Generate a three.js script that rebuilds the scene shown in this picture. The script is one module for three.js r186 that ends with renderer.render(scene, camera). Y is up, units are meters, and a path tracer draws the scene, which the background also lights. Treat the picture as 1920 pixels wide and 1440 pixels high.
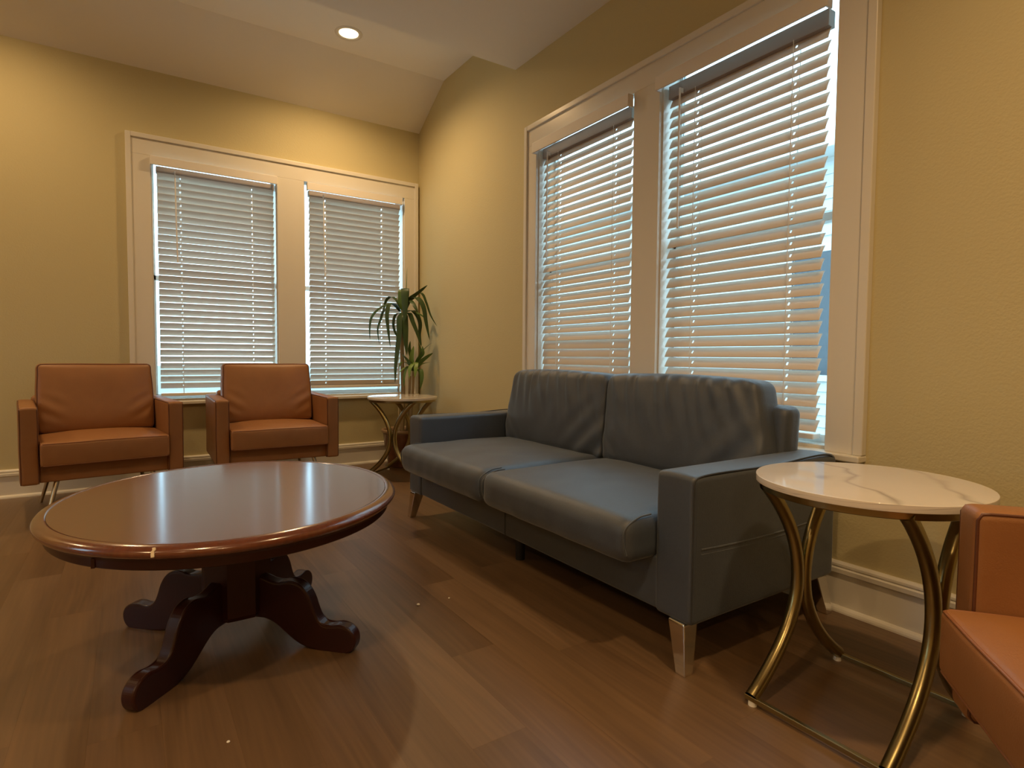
import * as THREE from 'three';
import { mergeGeometries, mergeVertices } from 'three/addons/utils/BufferGeometryUtils.js';
import { RoundedBoxGeometry } from 'three/addons/geometries/RoundedBoxGeometry.js';
import { ImprovedNoise } from 'three/addons/math/ImprovedNoise.js';

// ------------------------------------------------------------------ camera, sky, exposure
const scene = new THREE.Scene();
const camera = new THREE.PerspectiveCamera(67.08, 1920 / 1440, 0.05, 200);
{
  const yaw = 0.583318, pitch = -0.0472, roll = 0.0076929;
  const cy = Math.cos(yaw), sy = Math.sin(yaw), cp = Math.cos(pitch), sp = Math.sin(pitch);
  const fwd = new THREE.Vector3(sy * cp, sp, -cy * cp), right0 = new THREE.Vector3(cy, 0, sy);
  const up0 = new THREE.Vector3().crossVectors(right0, fwd);
  const up = up0.multiplyScalar(Math.cos(roll)).addScaledVector(right0, -Math.sin(roll));
  camera.position.set(-2.07, 0.88, 4.585);
  camera.up.copy(up);
  camera.lookAt(camera.position.clone().add(fwd));
}
const renderer = new THREE.WebGLRenderer({ antialias: true });
renderer.toneMapping = THREE.LinearToneMapping;
renderer.toneMappingExposure = 1.0;
renderer.shadowMap.enabled = true;
renderer.shadowMap.type = THREE.PCFSoftShadowMap;
scene.background = new THREE.Color().setRGB(2.2, 3.6, 4.5);   // even overcast sky
const LAMP_COLOUR = new THREE.Color().setRGB(1.0, 0.655, 0.325);
const LAMP_CD = 9.6;

// ------------------------------------------------------------------ helpers
let seed = 12345;
const rnd = () => { seed |= 0; seed = (seed + 0x6d2b79f5) | 0; let t = Math.imul(seed ^ (seed >>> 15), 1 | seed); t = (t + Math.imul(t ^ (t >>> 7), 61 | t)) ^ t; return ((t ^ (t >>> 14)) >>> 0) / 4294967296; };
const rr = (a, b) => a + (b - a) * rnd();
const noise = new ImprovedNoise();
const V = (x, y, z) => new THREE.Vector3(x, y, z);
const used = new Map();
function numbered(name) { const k = used.get(name) || 0; used.set(name, k + 1); return k ? `${name}_${String(k).padStart(3, '0')}` : name; }
function mesh(name, geo, mat, parent) {
  const m = new THREE.Mesh(geo, mat); m.name = parent ? name : numbered(name); m.castShadow = true; m.receiveShadow = true;
  (parent || scene).add(m); return m;
}
function part(name, geo, mat, parent) { // siblings of one name take numbers
  const k = parent.children.filter((c) => c.name === name || c.name.startsWith(name + '_0') || c.name.startsWith(name + '_1')).length;
  return mesh(k ? `${name}_${String(k).padStart(3, '0')}` : name, geo, mat, parent);
}
function thing(name, label, category, x = 0, y = 0, z = 0, turn = 0, group) {
  const o = new THREE.Group(); o.name = numbered(name); o.position.set(x, y, z); o.rotation.y = turn;
  o.userData = { label, category }; if (group) o.userData.group = group; scene.add(o); return o;
}
function copyThing(src, label, x, y, z, turn) {
  const c = src.clone(); c.name = numbered(src.name.replace(/_\d{3}$/, '')); c.userData = { ...src.userData, label }; c.position.set(x, y, z); c.rotation.y = turn; scene.add(c); return c;
}
function structure(name) { const o = new THREE.Group(); o.name = name; o.userData = { kind: 'structure' }; scene.add(o); return o; }
const merge = (list) => mergeGeometries(list.map((g) => (g.index ? g.toNonIndexed() : g)));
function box(x0, x1, y0, y1, z0, z1, r = 0) { // box by its limits, with uv in metres
  const w = x1 - x0, h = y1 - y0, d = z1 - z0;
  const g = r ? new RoundedBoxGeometry(w, h, d, 2, Math.min(r, w / 2.01, h / 2.01, d / 2.01)) : new THREE.BoxGeometry(w, h, d);
  g.translate((x0 + x1) / 2, (y0 + y1) / 2, (z0 + z1) / 2); return metreUV(g);
}
function metreUV(g) {
  if (g.index) g = g.toNonIndexed();
  const p = g.attributes.position, uv = new Float32Array(p.count * 2), a = V(), b = V(), c = V();
  for (let i = 0; i < p.count; i += 3) {
    a.fromBufferAttribute(p, i); b.fromBufferAttribute(p, i + 1); c.fromBufferAttribute(p, i + 2);
    const n = b.clone().sub(a).cross(c.clone().sub(a)), ax = Math.abs(n.x), ay = Math.abs(n.y), az = Math.abs(n.z);
    [a, b, c].forEach((q, k) => {
      const j = (i + k) * 2;
      if (ay >= ax && ay >= az) { uv[j] = q.x; uv[j + 1] = q.z; } else if (ax >= az) { uv[j] = q.z; uv[j + 1] = q.y; } else { uv[j] = q.x; uv[j + 1] = q.y; }
    });
  }
  g.setAttribute('uv', new THREE.BufferAttribute(uv, 2)); return g;
}
function smooth(g) { // average normals over coincident corners
  if (g.index) g = g.toNonIndexed();
  const p = g.attributes.position, map = new Map(), key = (i) => `${Math.round(p.getX(i) * 2e4)},${Math.round(p.getY(i) * 2e4)},${Math.round(p.getZ(i) * 2e4)}`;
  const a = V(), b = V(), c = V(), keys = [];
  for (let i = 0; i < p.count; i += 3) {
    a.fromBufferAttribute(p, i); b.fromBufferAttribute(p, i + 1); c.fromBufferAttribute(p, i + 2);
    const n = b.clone().sub(a).cross(c.clone().sub(a));
    for (let k = 0; k < 3; k++) { const s = key(i + k); keys.push(s); if (!map.has(s)) map.set(s, V()); map.get(s).add(n); }
  }
  const N = new Float32Array(p.count * 3);
  keys.forEach((s, i) => { const n = map.get(s).clone().normalize(); N[i * 3] = n.x; N[i * 3 + 1] = n.y; N[i * 3 + 2] = n.z; });
  g.setAttribute('normal', new THREE.BufferAttribute(N, 3)); return g;
}
function roundPoint(p, hw, hh, hd, r) {
  const q = V(THREE.MathUtils.clamp(p.x, -(hw - r), hw - r), THREE.MathUtils.clamp(p.y, -(hh - r), hh - r), THREE.MathUtils.clamp(p.z, -(hd - r), hd - r));
  const d = p.clone().sub(q); if (d.lengthSq() > 1e-12) d.setLength(r); return q.add(d);
}
// upholstered block: rounded box, then a deformation of each point
function soft(w, h, d, r, deform, sx = 24, sy = 12, sz = 24) {
  const lin = (n, half, rad) => { const t = []; const e = 4; for (let i = 0; i < e; i++) t.push(-half + rad * (1 - Math.cos((i / e) * Math.PI / 2)) * 1.0); for (let i = 0; i <= n; i++) t.push(-half + rad + (2 * half - 2 * rad) * (i / n)); for (let i = e - 1; i >= 0; i--) t.push(half - rad * (1 - Math.cos((i / e) * Math.PI / 2))); return t; };
  const g = new THREE.BoxGeometry(2, 2, 2, sx + 8, sy + 8, sz + 8), p = g.attributes.position;
  const X = lin(sx, w / 2, r), Y = lin(sy, h / 2, r), Z = lin(sz, d / 2, r), q = V();
  for (let i = 0; i < p.count; i++) {
    q.set(X[Math.round((p.getX(i) + 1) / 2 * (sx + 8))], Y[Math.round((p.getY(i) + 1) / 2 * (sy + 8))], Z[Math.round((p.getZ(i) + 1) / 2 * (sz + 8))]);
    let s = roundPoint(q, w / 2, h / 2, d / 2, r); if (deform) s = deform(s, q); p.setXYZ(i, s.x, s.y, s.z);
  }
  return metreUV(smooth(g));
}
function tube(pts, r, closed = false, seg = 60, rad = 6, tension) {
  const c = new THREE.CatmullRomCurve3(pts, closed, tension === undefined ? 'centripetal' : 'catmullrom', tension ?? 0.5);
  return new THREE.TubeGeometry(c, seg, r, rad, closed);
}
// welt that runs round a rectangle of a soft block: plane 'y' | 'z' at the given level, deformed as the block is
function weltPoints(w, h, d, r, plane, sign, deform, n = 14) {
  const pts = [], A = plane === 'x' ? h / 2 : w / 2, B = plane === 'z' ? h / 2 : d / 2, cr = Math.max(r * 1.0, 0.012);
  const loop = [];
  const seg = (x0, y0, x1, y1) => { for (let i = 0; i < n; i++) loop.push([x0 + (x1 - x0) * i / n, y0 + (y1 - y0) * i / n]); };
  const arc = (cx, cy, a0) => { for (let i = 0; i < 4; i++) { const a = a0 + (i / 4) * Math.PI / 2; loop.push([cx + cr * Math.cos(a), cy + cr * Math.sin(a)]); } };
  seg(-A + cr, -B, A - cr, -B); arc(A - cr, -B + cr, -Math.PI / 2); seg(A, -B + cr, A, B - cr); arc(A - cr, B - cr, 0); seg(A - cr, B, -A + cr, B); arc(-A + cr, B - cr, Math.PI / 2); seg(-A, B - cr, -A, -B + cr); arc(-A + cr, -B + cr, Math.PI);
  for (const [a, b] of loop) {
    const q = plane === 'y' ? V(a, sign * h / 2, b) : plane === 'z' ? V(a, b, sign * d / 2) : V(sign * w / 2, a, b);
    let s = roundPoint(q, w / 2, h / 2, d / 2, r); if (deform) s = deform(s, q); pts.push(s);
  }
  return pts;
}
function extrude(shape, depth, bevel = 0, seg = 2, curveSegments = 12) {
  return new THREE.ExtrudeGeometry(shape, { depth, bevelEnabled: bevel > 0, bevelSize: bevel, bevelThickness: bevel, bevelSegments: seg, curveSegments });
}
function poly(points) { const s = new THREE.Shape(); points.forEach(([x, y], i) => (i ? s.lineTo(x, y) : s.moveTo(x, y))); s.closePath(); return s; }

// ------------------------------------------------------------------ textures and materials
function texture(n, m, fn, srgb, rx, ry) { // fn(u, v) -> grey or [r,g,b], 0..1
  const d = new Uint8Array(n * m * 4);
  for (let j = 0; j < m; j++) for (let i = 0; i < n; i++) {
    const v = fn(i / n, j / m), k = (j * n + i) * 4, a = Array.isArray(v) ? v : [v, v, v];
    for (let c = 0; c < 3; c++) d[k + c] = Math.max(0, Math.min(255, a[c] * 255)); d[k + 3] = 255;
  }
  const t = new THREE.DataTexture(d, n, m, THREE.RGBAFormat); t.wrapS = t.wrapT = THREE.RepeatWrapping; t.magFilter = THREE.LinearFilter; t.minFilter = THREE.LinearMipmapLinearFilter; t.generateMipmaps = true;
  if (srgb) t.colorSpace = THREE.SRGBColorSpace; t.repeat.set(rx, ry); t.needsUpdate = true; return t;
}
// tileable noise on a torus of periods (px, py)
function tn(u, v, px, py, s) {
  const n = (a, b) => noise.noise(a, b, s);
  const x = u * px, y = v * py, fx = u, fy = v;
  return (n(x, y) * (1 - fx) + n(x - px, y) * fx) * (1 - fy) + (n(x, y - py) * (1 - fx) + n(x - px, y - py) * fx) * fy;
}
const std = (c, rough, more = {}) => new THREE.MeshStandardMaterial({ color: new THREE.Color().setRGB(...c), roughness: rough, ...more });
const phy = (c, rough, more = {}) => new THREE.MeshPhysicalMaterial({ color: new THREE.Color().setRGB(...c), roughness: rough, ...more });

const peelBump = texture(512, 512, (u, v) => 0.5 + 0.40 * tn(u, v, 64, 64, 1.3) + 0.25 * tn(u, v, 110, 110, 5.1), false, 1 / 0.5, 1 / 0.5);
const weaveBump = texture(256, 256, (u, v) => 0.5 + 0.25 * Math.sin(u * 2 * Math.PI * 60) * Math.sin(v * 2 * Math.PI * 60) + 0.3 * tn(u, v, 30, 30, 2.2), false, 1 / 0.12, 1 / 0.12);
const leatherBump = texture(256, 256, (u, v) => 0.5 + 0.5 * tn(u, v, 40, 40, 3.3) + 0.3 * tn(u, v, 9, 9, 7.7), false, 1 / 0.1, 1 / 0.1);
const leatherMap = texture(256, 256, (u, v) => { const k = 0.93 + 0.09 * tn(u, v, 5, 5, 1.1) + 0.06 * tn(u, v, 20, 20, 4.4); return [k, k, k]; }, false, 1 / 0.8, 1 / 0.8);
const sofaMap = texture(256, 256, (u, v) => { const k = 0.92 + 0.10 * tn(u, v, 6, 6, 8.1) + 0.07 * tn(u, v, 60, 60, 2.4); return [k, k, k]; }, false, 1 / 0.7, 1 / 0.7);
const woodMap = texture(512, 1024, (u, v) => {
  const w = tn(u, v, 5, 3, 2.7) * 0.16;
  const broad = tn(u + w, v, 4, 2, 4.1), fine = tn(u + w * 0.4, v, 60, 5, 9.3), pore = tn(u, v, 150, 18, 6.6), cath = Math.sin((u * 7 + w * 9 + tn(u, v, 3, 2, 1.9) * 1.1) * 2 * Math.PI);
  const k = 0.79 + 0.27 * broad + 0.19 * fine + 0.09 * pore + 0.035 * cath;
  return [k, k * (0.985 + 0.02 * broad), k * (0.96 + 0.05 * broad)];
}, false, 1 / 0.6, 1 / 1.8);
const tableMap = texture(256, 1024, (u, v) => { const k = 0.86 + 0.22 * tn(u, v, 40, 3, 2.1) + 0.12 * tn(u, v, 10, 2, 6.2); return [k, k * 0.97, k * 0.94]; }, false, 1 / 0.5, 1 / 1.6);
const marbleMap = texture(512, 512, (u, v) => {
  const w = tn(u, v, 4, 4, 3.1) * 0.5 + tn(u, v, 10, 10, 8.2) * 0.16;
  const line = (s, k) => Math.pow(Math.max(0, 1 - Math.abs(((u * 1 + v * 1 + w * k * 0.7 + s) % 1 + 1) % 1 - 0.5) * 22), 2);
  const gate = Math.max(0, 0.35 + 1.5 * tn(u, v, 3, 3, 5.5));
  const g = Math.min(1, line(0.1, 0.8) * gate * 0.8 + line(0.62, 0.5) * 0.55 * Math.max(0, 0.2 - 2 * tn(u, v, 3, 3, 9.9)));
  const cl = 0.03 * tn(u, v, 5, 5, 1.2);
  return [0.93 + cl - 0.42 * g, 0.915 + cl - 0.42 * g, 0.89 + cl - 0.42 * g];
}, true, 1 / 0.62, 1 / 0.62);
const potMap = texture(256, 256, (u, v) => { const k = 0.75 + 0.5 * tn(u, v, 9, 5, 3.9) + 0.35 * tn(u, v, 30, 22, 1.7); return [k, k * 0.92, k * 0.84]; }, false, 1, 1);

const M = {
  wall: std([0.60, 0.525, 0.295], 0.72, { bumpMap: peelBump, bumpScale: 0.0011 }),
  ceiling: std([0.88, 0.85, 0.79], 0.85),
  trim: phy([0.78, 0.745, 0.66], 0.25, {}),
  blind: phy([0.82, 0.78, 0.72], 0.45, {}),
  slat: phy([0.80, 0.70, 0.595], 0.5, { transmission: 0.12, thickness: 0 }),
  cord: std([0.82, 0.80, 0.75], 0.8),
  headrail: std([0.37, 0.31, 0.265], 0.6),  // dark tone carries the shade under the valance in the colour
  vinyl: std([0.80, 0.82, 0.82], 0.4),
  glass: phy([1, 1, 1], 0.02, { transmission: 1, thickness: 0, ior: 1.5 }),
  subfloor: std([0.03, 0.02, 0.012], 0.9),
  sofa: phy([0.058, 0.074, 0.100], 0.45, { ior: 1.62, map: sofaMap, bumpMap: weaveBump, bumpScale: 0.0006, sheen: 1, sheenRoughness: 0.6, sheenColor: new THREE.Color().setRGB(0.85, 0.93, 1.0) }),
  sofaWelt: std([0.035, 0.039, 0.046], 0.85),
  blackPlastic: std([0.012, 0.012, 0.012], 0.6),
  chrome: std([0.78, 0.77, 0.75], 0.09, { metalness: 1 }),
  leather: phy([0.31, 0.135, 0.046], 0.46, { map: leatherMap, bumpMap: leatherBump, bumpScale: 0.0004 }),
  leatherWelt: phy([0.11, 0.036, 0.015], 0.45),
  leatherPiping: phy([0.25, 0.10, 0.04], 0.36),
  pewter: std([0.55, 0.46, 0.32], 0.3, { metalness: 1 }),
  mahogany: phy([0.15, 0.042, 0.02], 0.22, { ior: 1.6, map: tableMap, clearcoat: 1, clearcoatRoughness: 0.13 }),
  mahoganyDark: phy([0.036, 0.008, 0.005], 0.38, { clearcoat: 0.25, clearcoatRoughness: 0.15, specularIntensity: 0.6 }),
  chip: std([0.72, 0.60, 0.42], 0.8),
  brass: std([0.36, 0.295, 0.14], 0.28, { metalness: 1 }),
  marble: phy([0.86, 0.83, 0.80], 0.07, { map: marbleMap }),
  glide: std([0.8, 0.78, 0.72], 0.5),
  pot: phy([0.16, 0.062, 0.026], 0.3, { map: potMap, clearcoat: 0.5, clearcoatRoughness: 0.25 }),
  potRim: phy([0.34, 0.22, 0.13], 0.35, {}),
  soil: std([0.035, 0.022, 0.014], 1),
  cane: std([0.34, 0.26, 0.15], 0.85),
  stake: std([0.6, 0.5, 0.34], 0.7),
  leafDark: phy([0.035, 0.075, 0.018], 0.42, { side: THREE.DoubleSide }),
  leafMid: phy([0.075, 0.15, 0.03], 0.42, { side: THREE.DoubleSide }),
  leafLight: phy([0.16, 0.26, 0.05], 0.45, { side: THREE.DoubleSide }),
  lens: std([0.9, 0.85, 0.75], 0.5, { emissive: new THREE.Color().setRGB(1.0, 0.80, 0.48), emissiveIntensity: 3.2 }),
  crumb: std([0.8, 0.76, 0.68], 0.8),
  siding: std([0.72, 0.76, 0.77], 0.7),
  ground: std([0.26, 0.26, 0.24], 0.95),
  darkGlass: phy([0.05, 0.07, 0.09], 0.08),
};
const plankMats = [[0.200, 0.118, 0.060], [0.182, 0.106, 0.052], [0.214, 0.130, 0.069], [0.166, 0.096, 0.047], [0.204, 0.124, 0.066], [0.190, 0.114, 0.061]].map((c) => phy(c, 0.36, { map: woodMap, bumpMap: woodMap, bumpScale: 0.0004 }));

// ------------------------------------------------------------------ the room
const X0 = -5.6, Z1 = 7.6, TOP = 3.25, WT = 0.15;
const holesA = [[-1.932, -1.140], [-0.948, -0.140]], yA = [0.56, 2.240], capA = 2.187;
const holesB = [[1.722, 2.525], [2.688, 3.492]], yB = [0.555, 2.255], capB = 2.150;
const holesL = [[1.9, 2.55]], yL = [0.8, 2.2], holesF = [], yF = [0.5, 2.3];
function wallShape(a0, a1, b0, b1, holes, y) {
  const s = poly([[a0, b0], [a1, b0], [a1, b1], [a0, b1]]);
  for (const [h0, h1] of holes) { const h = new THREE.Path(); h.moveTo(h0, y[0]); h.lineTo(h0, y[1]); h.lineTo(h1, y[1]); h.lineTo(h1, y[0]); h.closePath(); s.holes.push(h); }
  return s;
}
{
  const gA = extrude(wallShape(X0 - WT, WT, -0.1, TOP, holesA, yA), WT); gA.translate(0, 0, -WT);
  mesh('wall_back', gA, M.wall).userData = { kind: 'structure' };
  // wall B is drawn in (z, y) and turned so that its inner face lies at x = 0
  const gB = extrude(wallShape(0, Z1 + WT, -0.1, TOP, holesB, yB), WT); gB.scale(-1, 1, 1); gB.rotateY(Math.PI / 2);
  for (let i = 0; i < gB.index?.count || 0; i += 3) { const a = gB.index.getX(i); gB.index.setX(i, gB.index.getX(i + 1)); gB.index.setX(i + 1, a); }
  if (!gB.index) { for (const k of ['position', 'normal', 'uv']) { const at = gB.attributes[k], n = at.itemSize, ar = at.array; for (let i = 0; i < at.count; i += 3) for (let c = 0; c < n; c++) { const t = ar[i * n + c]; ar[i * n + c] = ar[(i + 1) * n + c]; ar[(i + 1) * n + c] = t; } } gB.computeVertexNormals(); }
  gB.computeBoundingBox(); gB.translate(-gB.boundingBox.min.x, 0, 0);
  mesh('wall_right', gB, M.wall).userData = { kind: 'structure' };
  const gL = extrude(wallShape(-Z1, 0, -0.1, TOP, holesL.map(([a, b]) => [-b, -a]), yL), WT); gL.rotateY(Math.PI / 2); gL.translate(X0 - WT, 0, 0);
  mesh('wall_left', gL, M.wall).userData = { kind: 'structure' };
  const gF = extrude(wallShape(X0 - WT, WT, -0.1, TOP, holesF, yF), WT); gF.translate(0, 0, Z1);
  mesh('wall_front', gF, M.wall).userData = { kind: 'structure' };
}
{ // ceiling: flat over the room, raised tray with a sloping side along the back wall
  const g = extrude(poly([[-WT, 2.746], [0, 2.746], [0.46, 3.005], [1.462, 3.005], [1.462, 2.688], [Z1 + WT, 2.688], [Z1 + WT, TOP], [-WT, TOP]]), WT - X0 + WT);
  g.rotateY(-Math.PI / 2); g.computeBoundingBox(); g.translate(WT - g.boundingBox.max.x, 0, 0);
  mesh('ceiling', g, M.ceiling).userData = { kind: 'structure' };
}
{ // plank floor
  const fl = structure('floor');
  mesh('subfloor', box(X0 - WT, WT, -0.12, -0.0065, -WT, Z1 + WT), M.subfloor, fl);
  const W = 0.1445, L = 1.22, gap = 0.0002;
  const geos = {};
  function plankGeo(w, l, variant) {
    const key = `${w.toFixed(3)},${l.toFixed(3)},${variant}`;
    if (!geos[key]) {
      const g = new THREE.BoxGeometry(w - gap, 0.006, l - gap), p = g.attributes.position, uv = g.attributes.uv, off = [variant * 0.137, variant * 0.61];
      for (let i = 0; i < p.count; i++) uv.setXY(i, p.getX(i) + off[0], p.getZ(i) + off[1]);
      geos[key] = g;
    }
    return geos[key];
  }
  let k = 0, col = 0;
  for (let x1 = 0.0; x1 > X0; x1 -= W, col++) {
    const x0 = Math.max(x1 - W, X0), shift = [0.31, 0.93, 0.55, 0.12, 0.74, 1.08][col % 6] + (col % 4) * 0.05;
    for (let z = -shift; z < Z1; z += L) {
      const a = Math.max(z, 0), b = Math.min(z + L, Z1); if (b - a < 0.03) continue;
      const m = mesh(k ? `plank_${String(k).padStart(3, '0')}` : 'plank', plankGeo(x1 - x0, b - a, Math.floor(rnd() * 9)), plankMats[Math.floor(rnd() * plankMats.length)], fl);
      m.position.set((x0 + x1) / 2, -0.003, (a + b) / 2); k++;
    }
  }
}
// baseboards: board with a stepped cap and a shoe moulding, drawn in (distance from the wall, height)
const baseParts = {
  baseboard_board: [[0, 0], [0.013, 0], [0.013, 0.131], [0, 0.131]],
  baseboard_cap: [[0, 0.131], [0.016, 0.131], [0.022, 0.136], [0.022, 0.150], [0.018, 0.1535], [0.0135, 0.154], [0.0135, 0.158], [0.017, 0.159], [0.016, 0.166], [0.009, 0.1725], [0, 0.173]],
  baseboard_shoe: [[0.013, 0], [0.030, 0], [0.0295, 0.006], [0.0265, 0.0125], [0.0205, 0.0175], [0.013, 0.019]],
};
function baseboard(name, side, a0, a1) {
  const o = structure(name);
  for (const [n, pts] of Object.entries(baseParts)) {
    const g = extrude(poly(pts), a1 - a0); // profile in x,y ; runs along +z
    if (side === 'back') { g.rotateY(-Math.PI / 2); g.translate(a1, 0, 0); } else if (side === 'right') { g.rotateY(Math.PI); g.translate(0, 0, a1); } else if (side === 'left') g.translate(X0, 0, a0); else { g.rotateY(Math.PI / 2); g.translate(a0, 0, Z1); }
    mesh(n, g, M.trim, o);
  }
}
baseboard('baseboard_back', 'back', X0, 0); baseboard('baseboard_right', 'right', 0, Z1); baseboard('baseboard_left', 'left', 0, Z1); baseboard('baseboard_front', 'front', X0, 0);

// wall plane frames: on the back wall u = x, on the right wall u = z; n points into the room
const frameA = { box: (u0, u1, y0, y1, n0, n1, r) => box(u0, u1, y0, y1, n0, n1, r), pos: (u, y, n) => V(u, y, n) };
const frameB = { box: (u0, u1, y0, y1, n0, n1, r) => box(-n1, -n0, y0, y1, u0, u1, r), pos: (u, y, n) => V(-n, y, u) };
function casing(name, F, u0, u1, top, holes, y) {
  const o = structure(name), bw = 0.031, t = 0.02, tb = 0.031;
  part('side_casing', F.box(u0 + bw - 0.001, holes[0][0], y[0], y[1], 0, t, 0.002), M.trim, o);
  part('side_casing', F.box(holes[1][1], u1 - bw + 0.001, y[0], y[1], 0, t, 0.002), M.trim, o);
  part('mullion_casing', F.box(holes[0][1], holes[1][0], y[0], y[1], 0, t, 0.002), M.trim, o);
  part('head_casing', F.box(u0 + bw - 0.001, u1 - bw + 0.001, y[1], top - bw + 0.001, 0, t, 0.002), M.trim, o);
  part('backband', F.box(u0, u0 + bw, y[0], top, 0, tb, 0.004), M.trim, o);
  part('backband', F.box(u1 - bw, u1, y[0], top, 0, tb, 0.004), M.trim, o);
  part('backband', F.box(u0 + bw, u1 - bw, top - bw, top, 0, tb, 0.004), M.trim, o);
  part('window_stool', F.box(u0 - 0.0, u1 + 0.0, y[0] - 0.024, y[0], -0.02, 0.052, 0.006), M.trim, o);
}
casing('trim_1', frameA, -2.069, -0.020, 2.321, holesA, [yA[0], capA]);
casing('trim_2', frameB, 1.606, 3.623, 2.277, holesB, [yB[0], capB]);
function windowUnit(name, F, [a, b], [y0, y1]) {
  const o = structure(name), j = 0.008, mid = (y0 + y1) / 2;
  part('jamb', F.box(a, a + j, y0, y1, -WT, 0.0), M.trim, o); part('jamb', F.box(b - j, b, y0, y1, -WT, 0.0), M.trim, o);
  part('jamb', F.box(a + j, b - j, y1 - j, y1, -WT, 0.0), M.trim, o); part('window_sill', F.box(a + j, b - j, y0, y0 + 0.012, -WT, -0.02), M.trim, o);
  const sash = (lo, hi, n) => {
    const s = new THREE.Group(); s.name = 'sash' + (n < -0.1 ? '' : '_001'); o.add(s);
    part('stile', F.box(a + j, a + j + 0.014, lo, hi, n - 0.022, n), M.vinyl, s); part('stile', F.box(b - j - 0.014, b - j, lo, hi, n - 0.022, n), M.vinyl, s);
    part('rail', F.box(a + j, b - j, lo, lo + 0.03, n - 0.022, n), M.vinyl, s); part('rail', F.box(a + j, b - j, hi - 0.03, hi, n - 0.022, n), M.vinyl, s);
    part('pane', F.box(a + j + 0.014, b - j - 0.014, lo + 0.03, hi - 0.03, n - 0.013, n - 0.009), M.glass, s);
  };
  sash(mid - 0.015, y1 - j, -0.11); sash(y0 + 0.012, mid + 0.015, -0.086);
}
windowUnit('window_1', frameA, holesA[0], yA); windowUnit('window_2', frameA, holesA[1], yA); windowUnit('window_3', frameB, holesB[0], yB); windowUnit('window_4', frameB, holesB[1], yB);

const frameL = { box: (u0, u1, y0, y1, n0, n1, r) => box(X0 + n0, X0 + n1, y0, y1, u0, u1, r) };
const frameF = { box: (u0, u1, y0, y1, n0, n1, r) => box(u0, u1, y0, y1, Z1 - n1, Z1 - n0, r) };
windowUnit('window_5', frameL, holesL[0], yL); 

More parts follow.
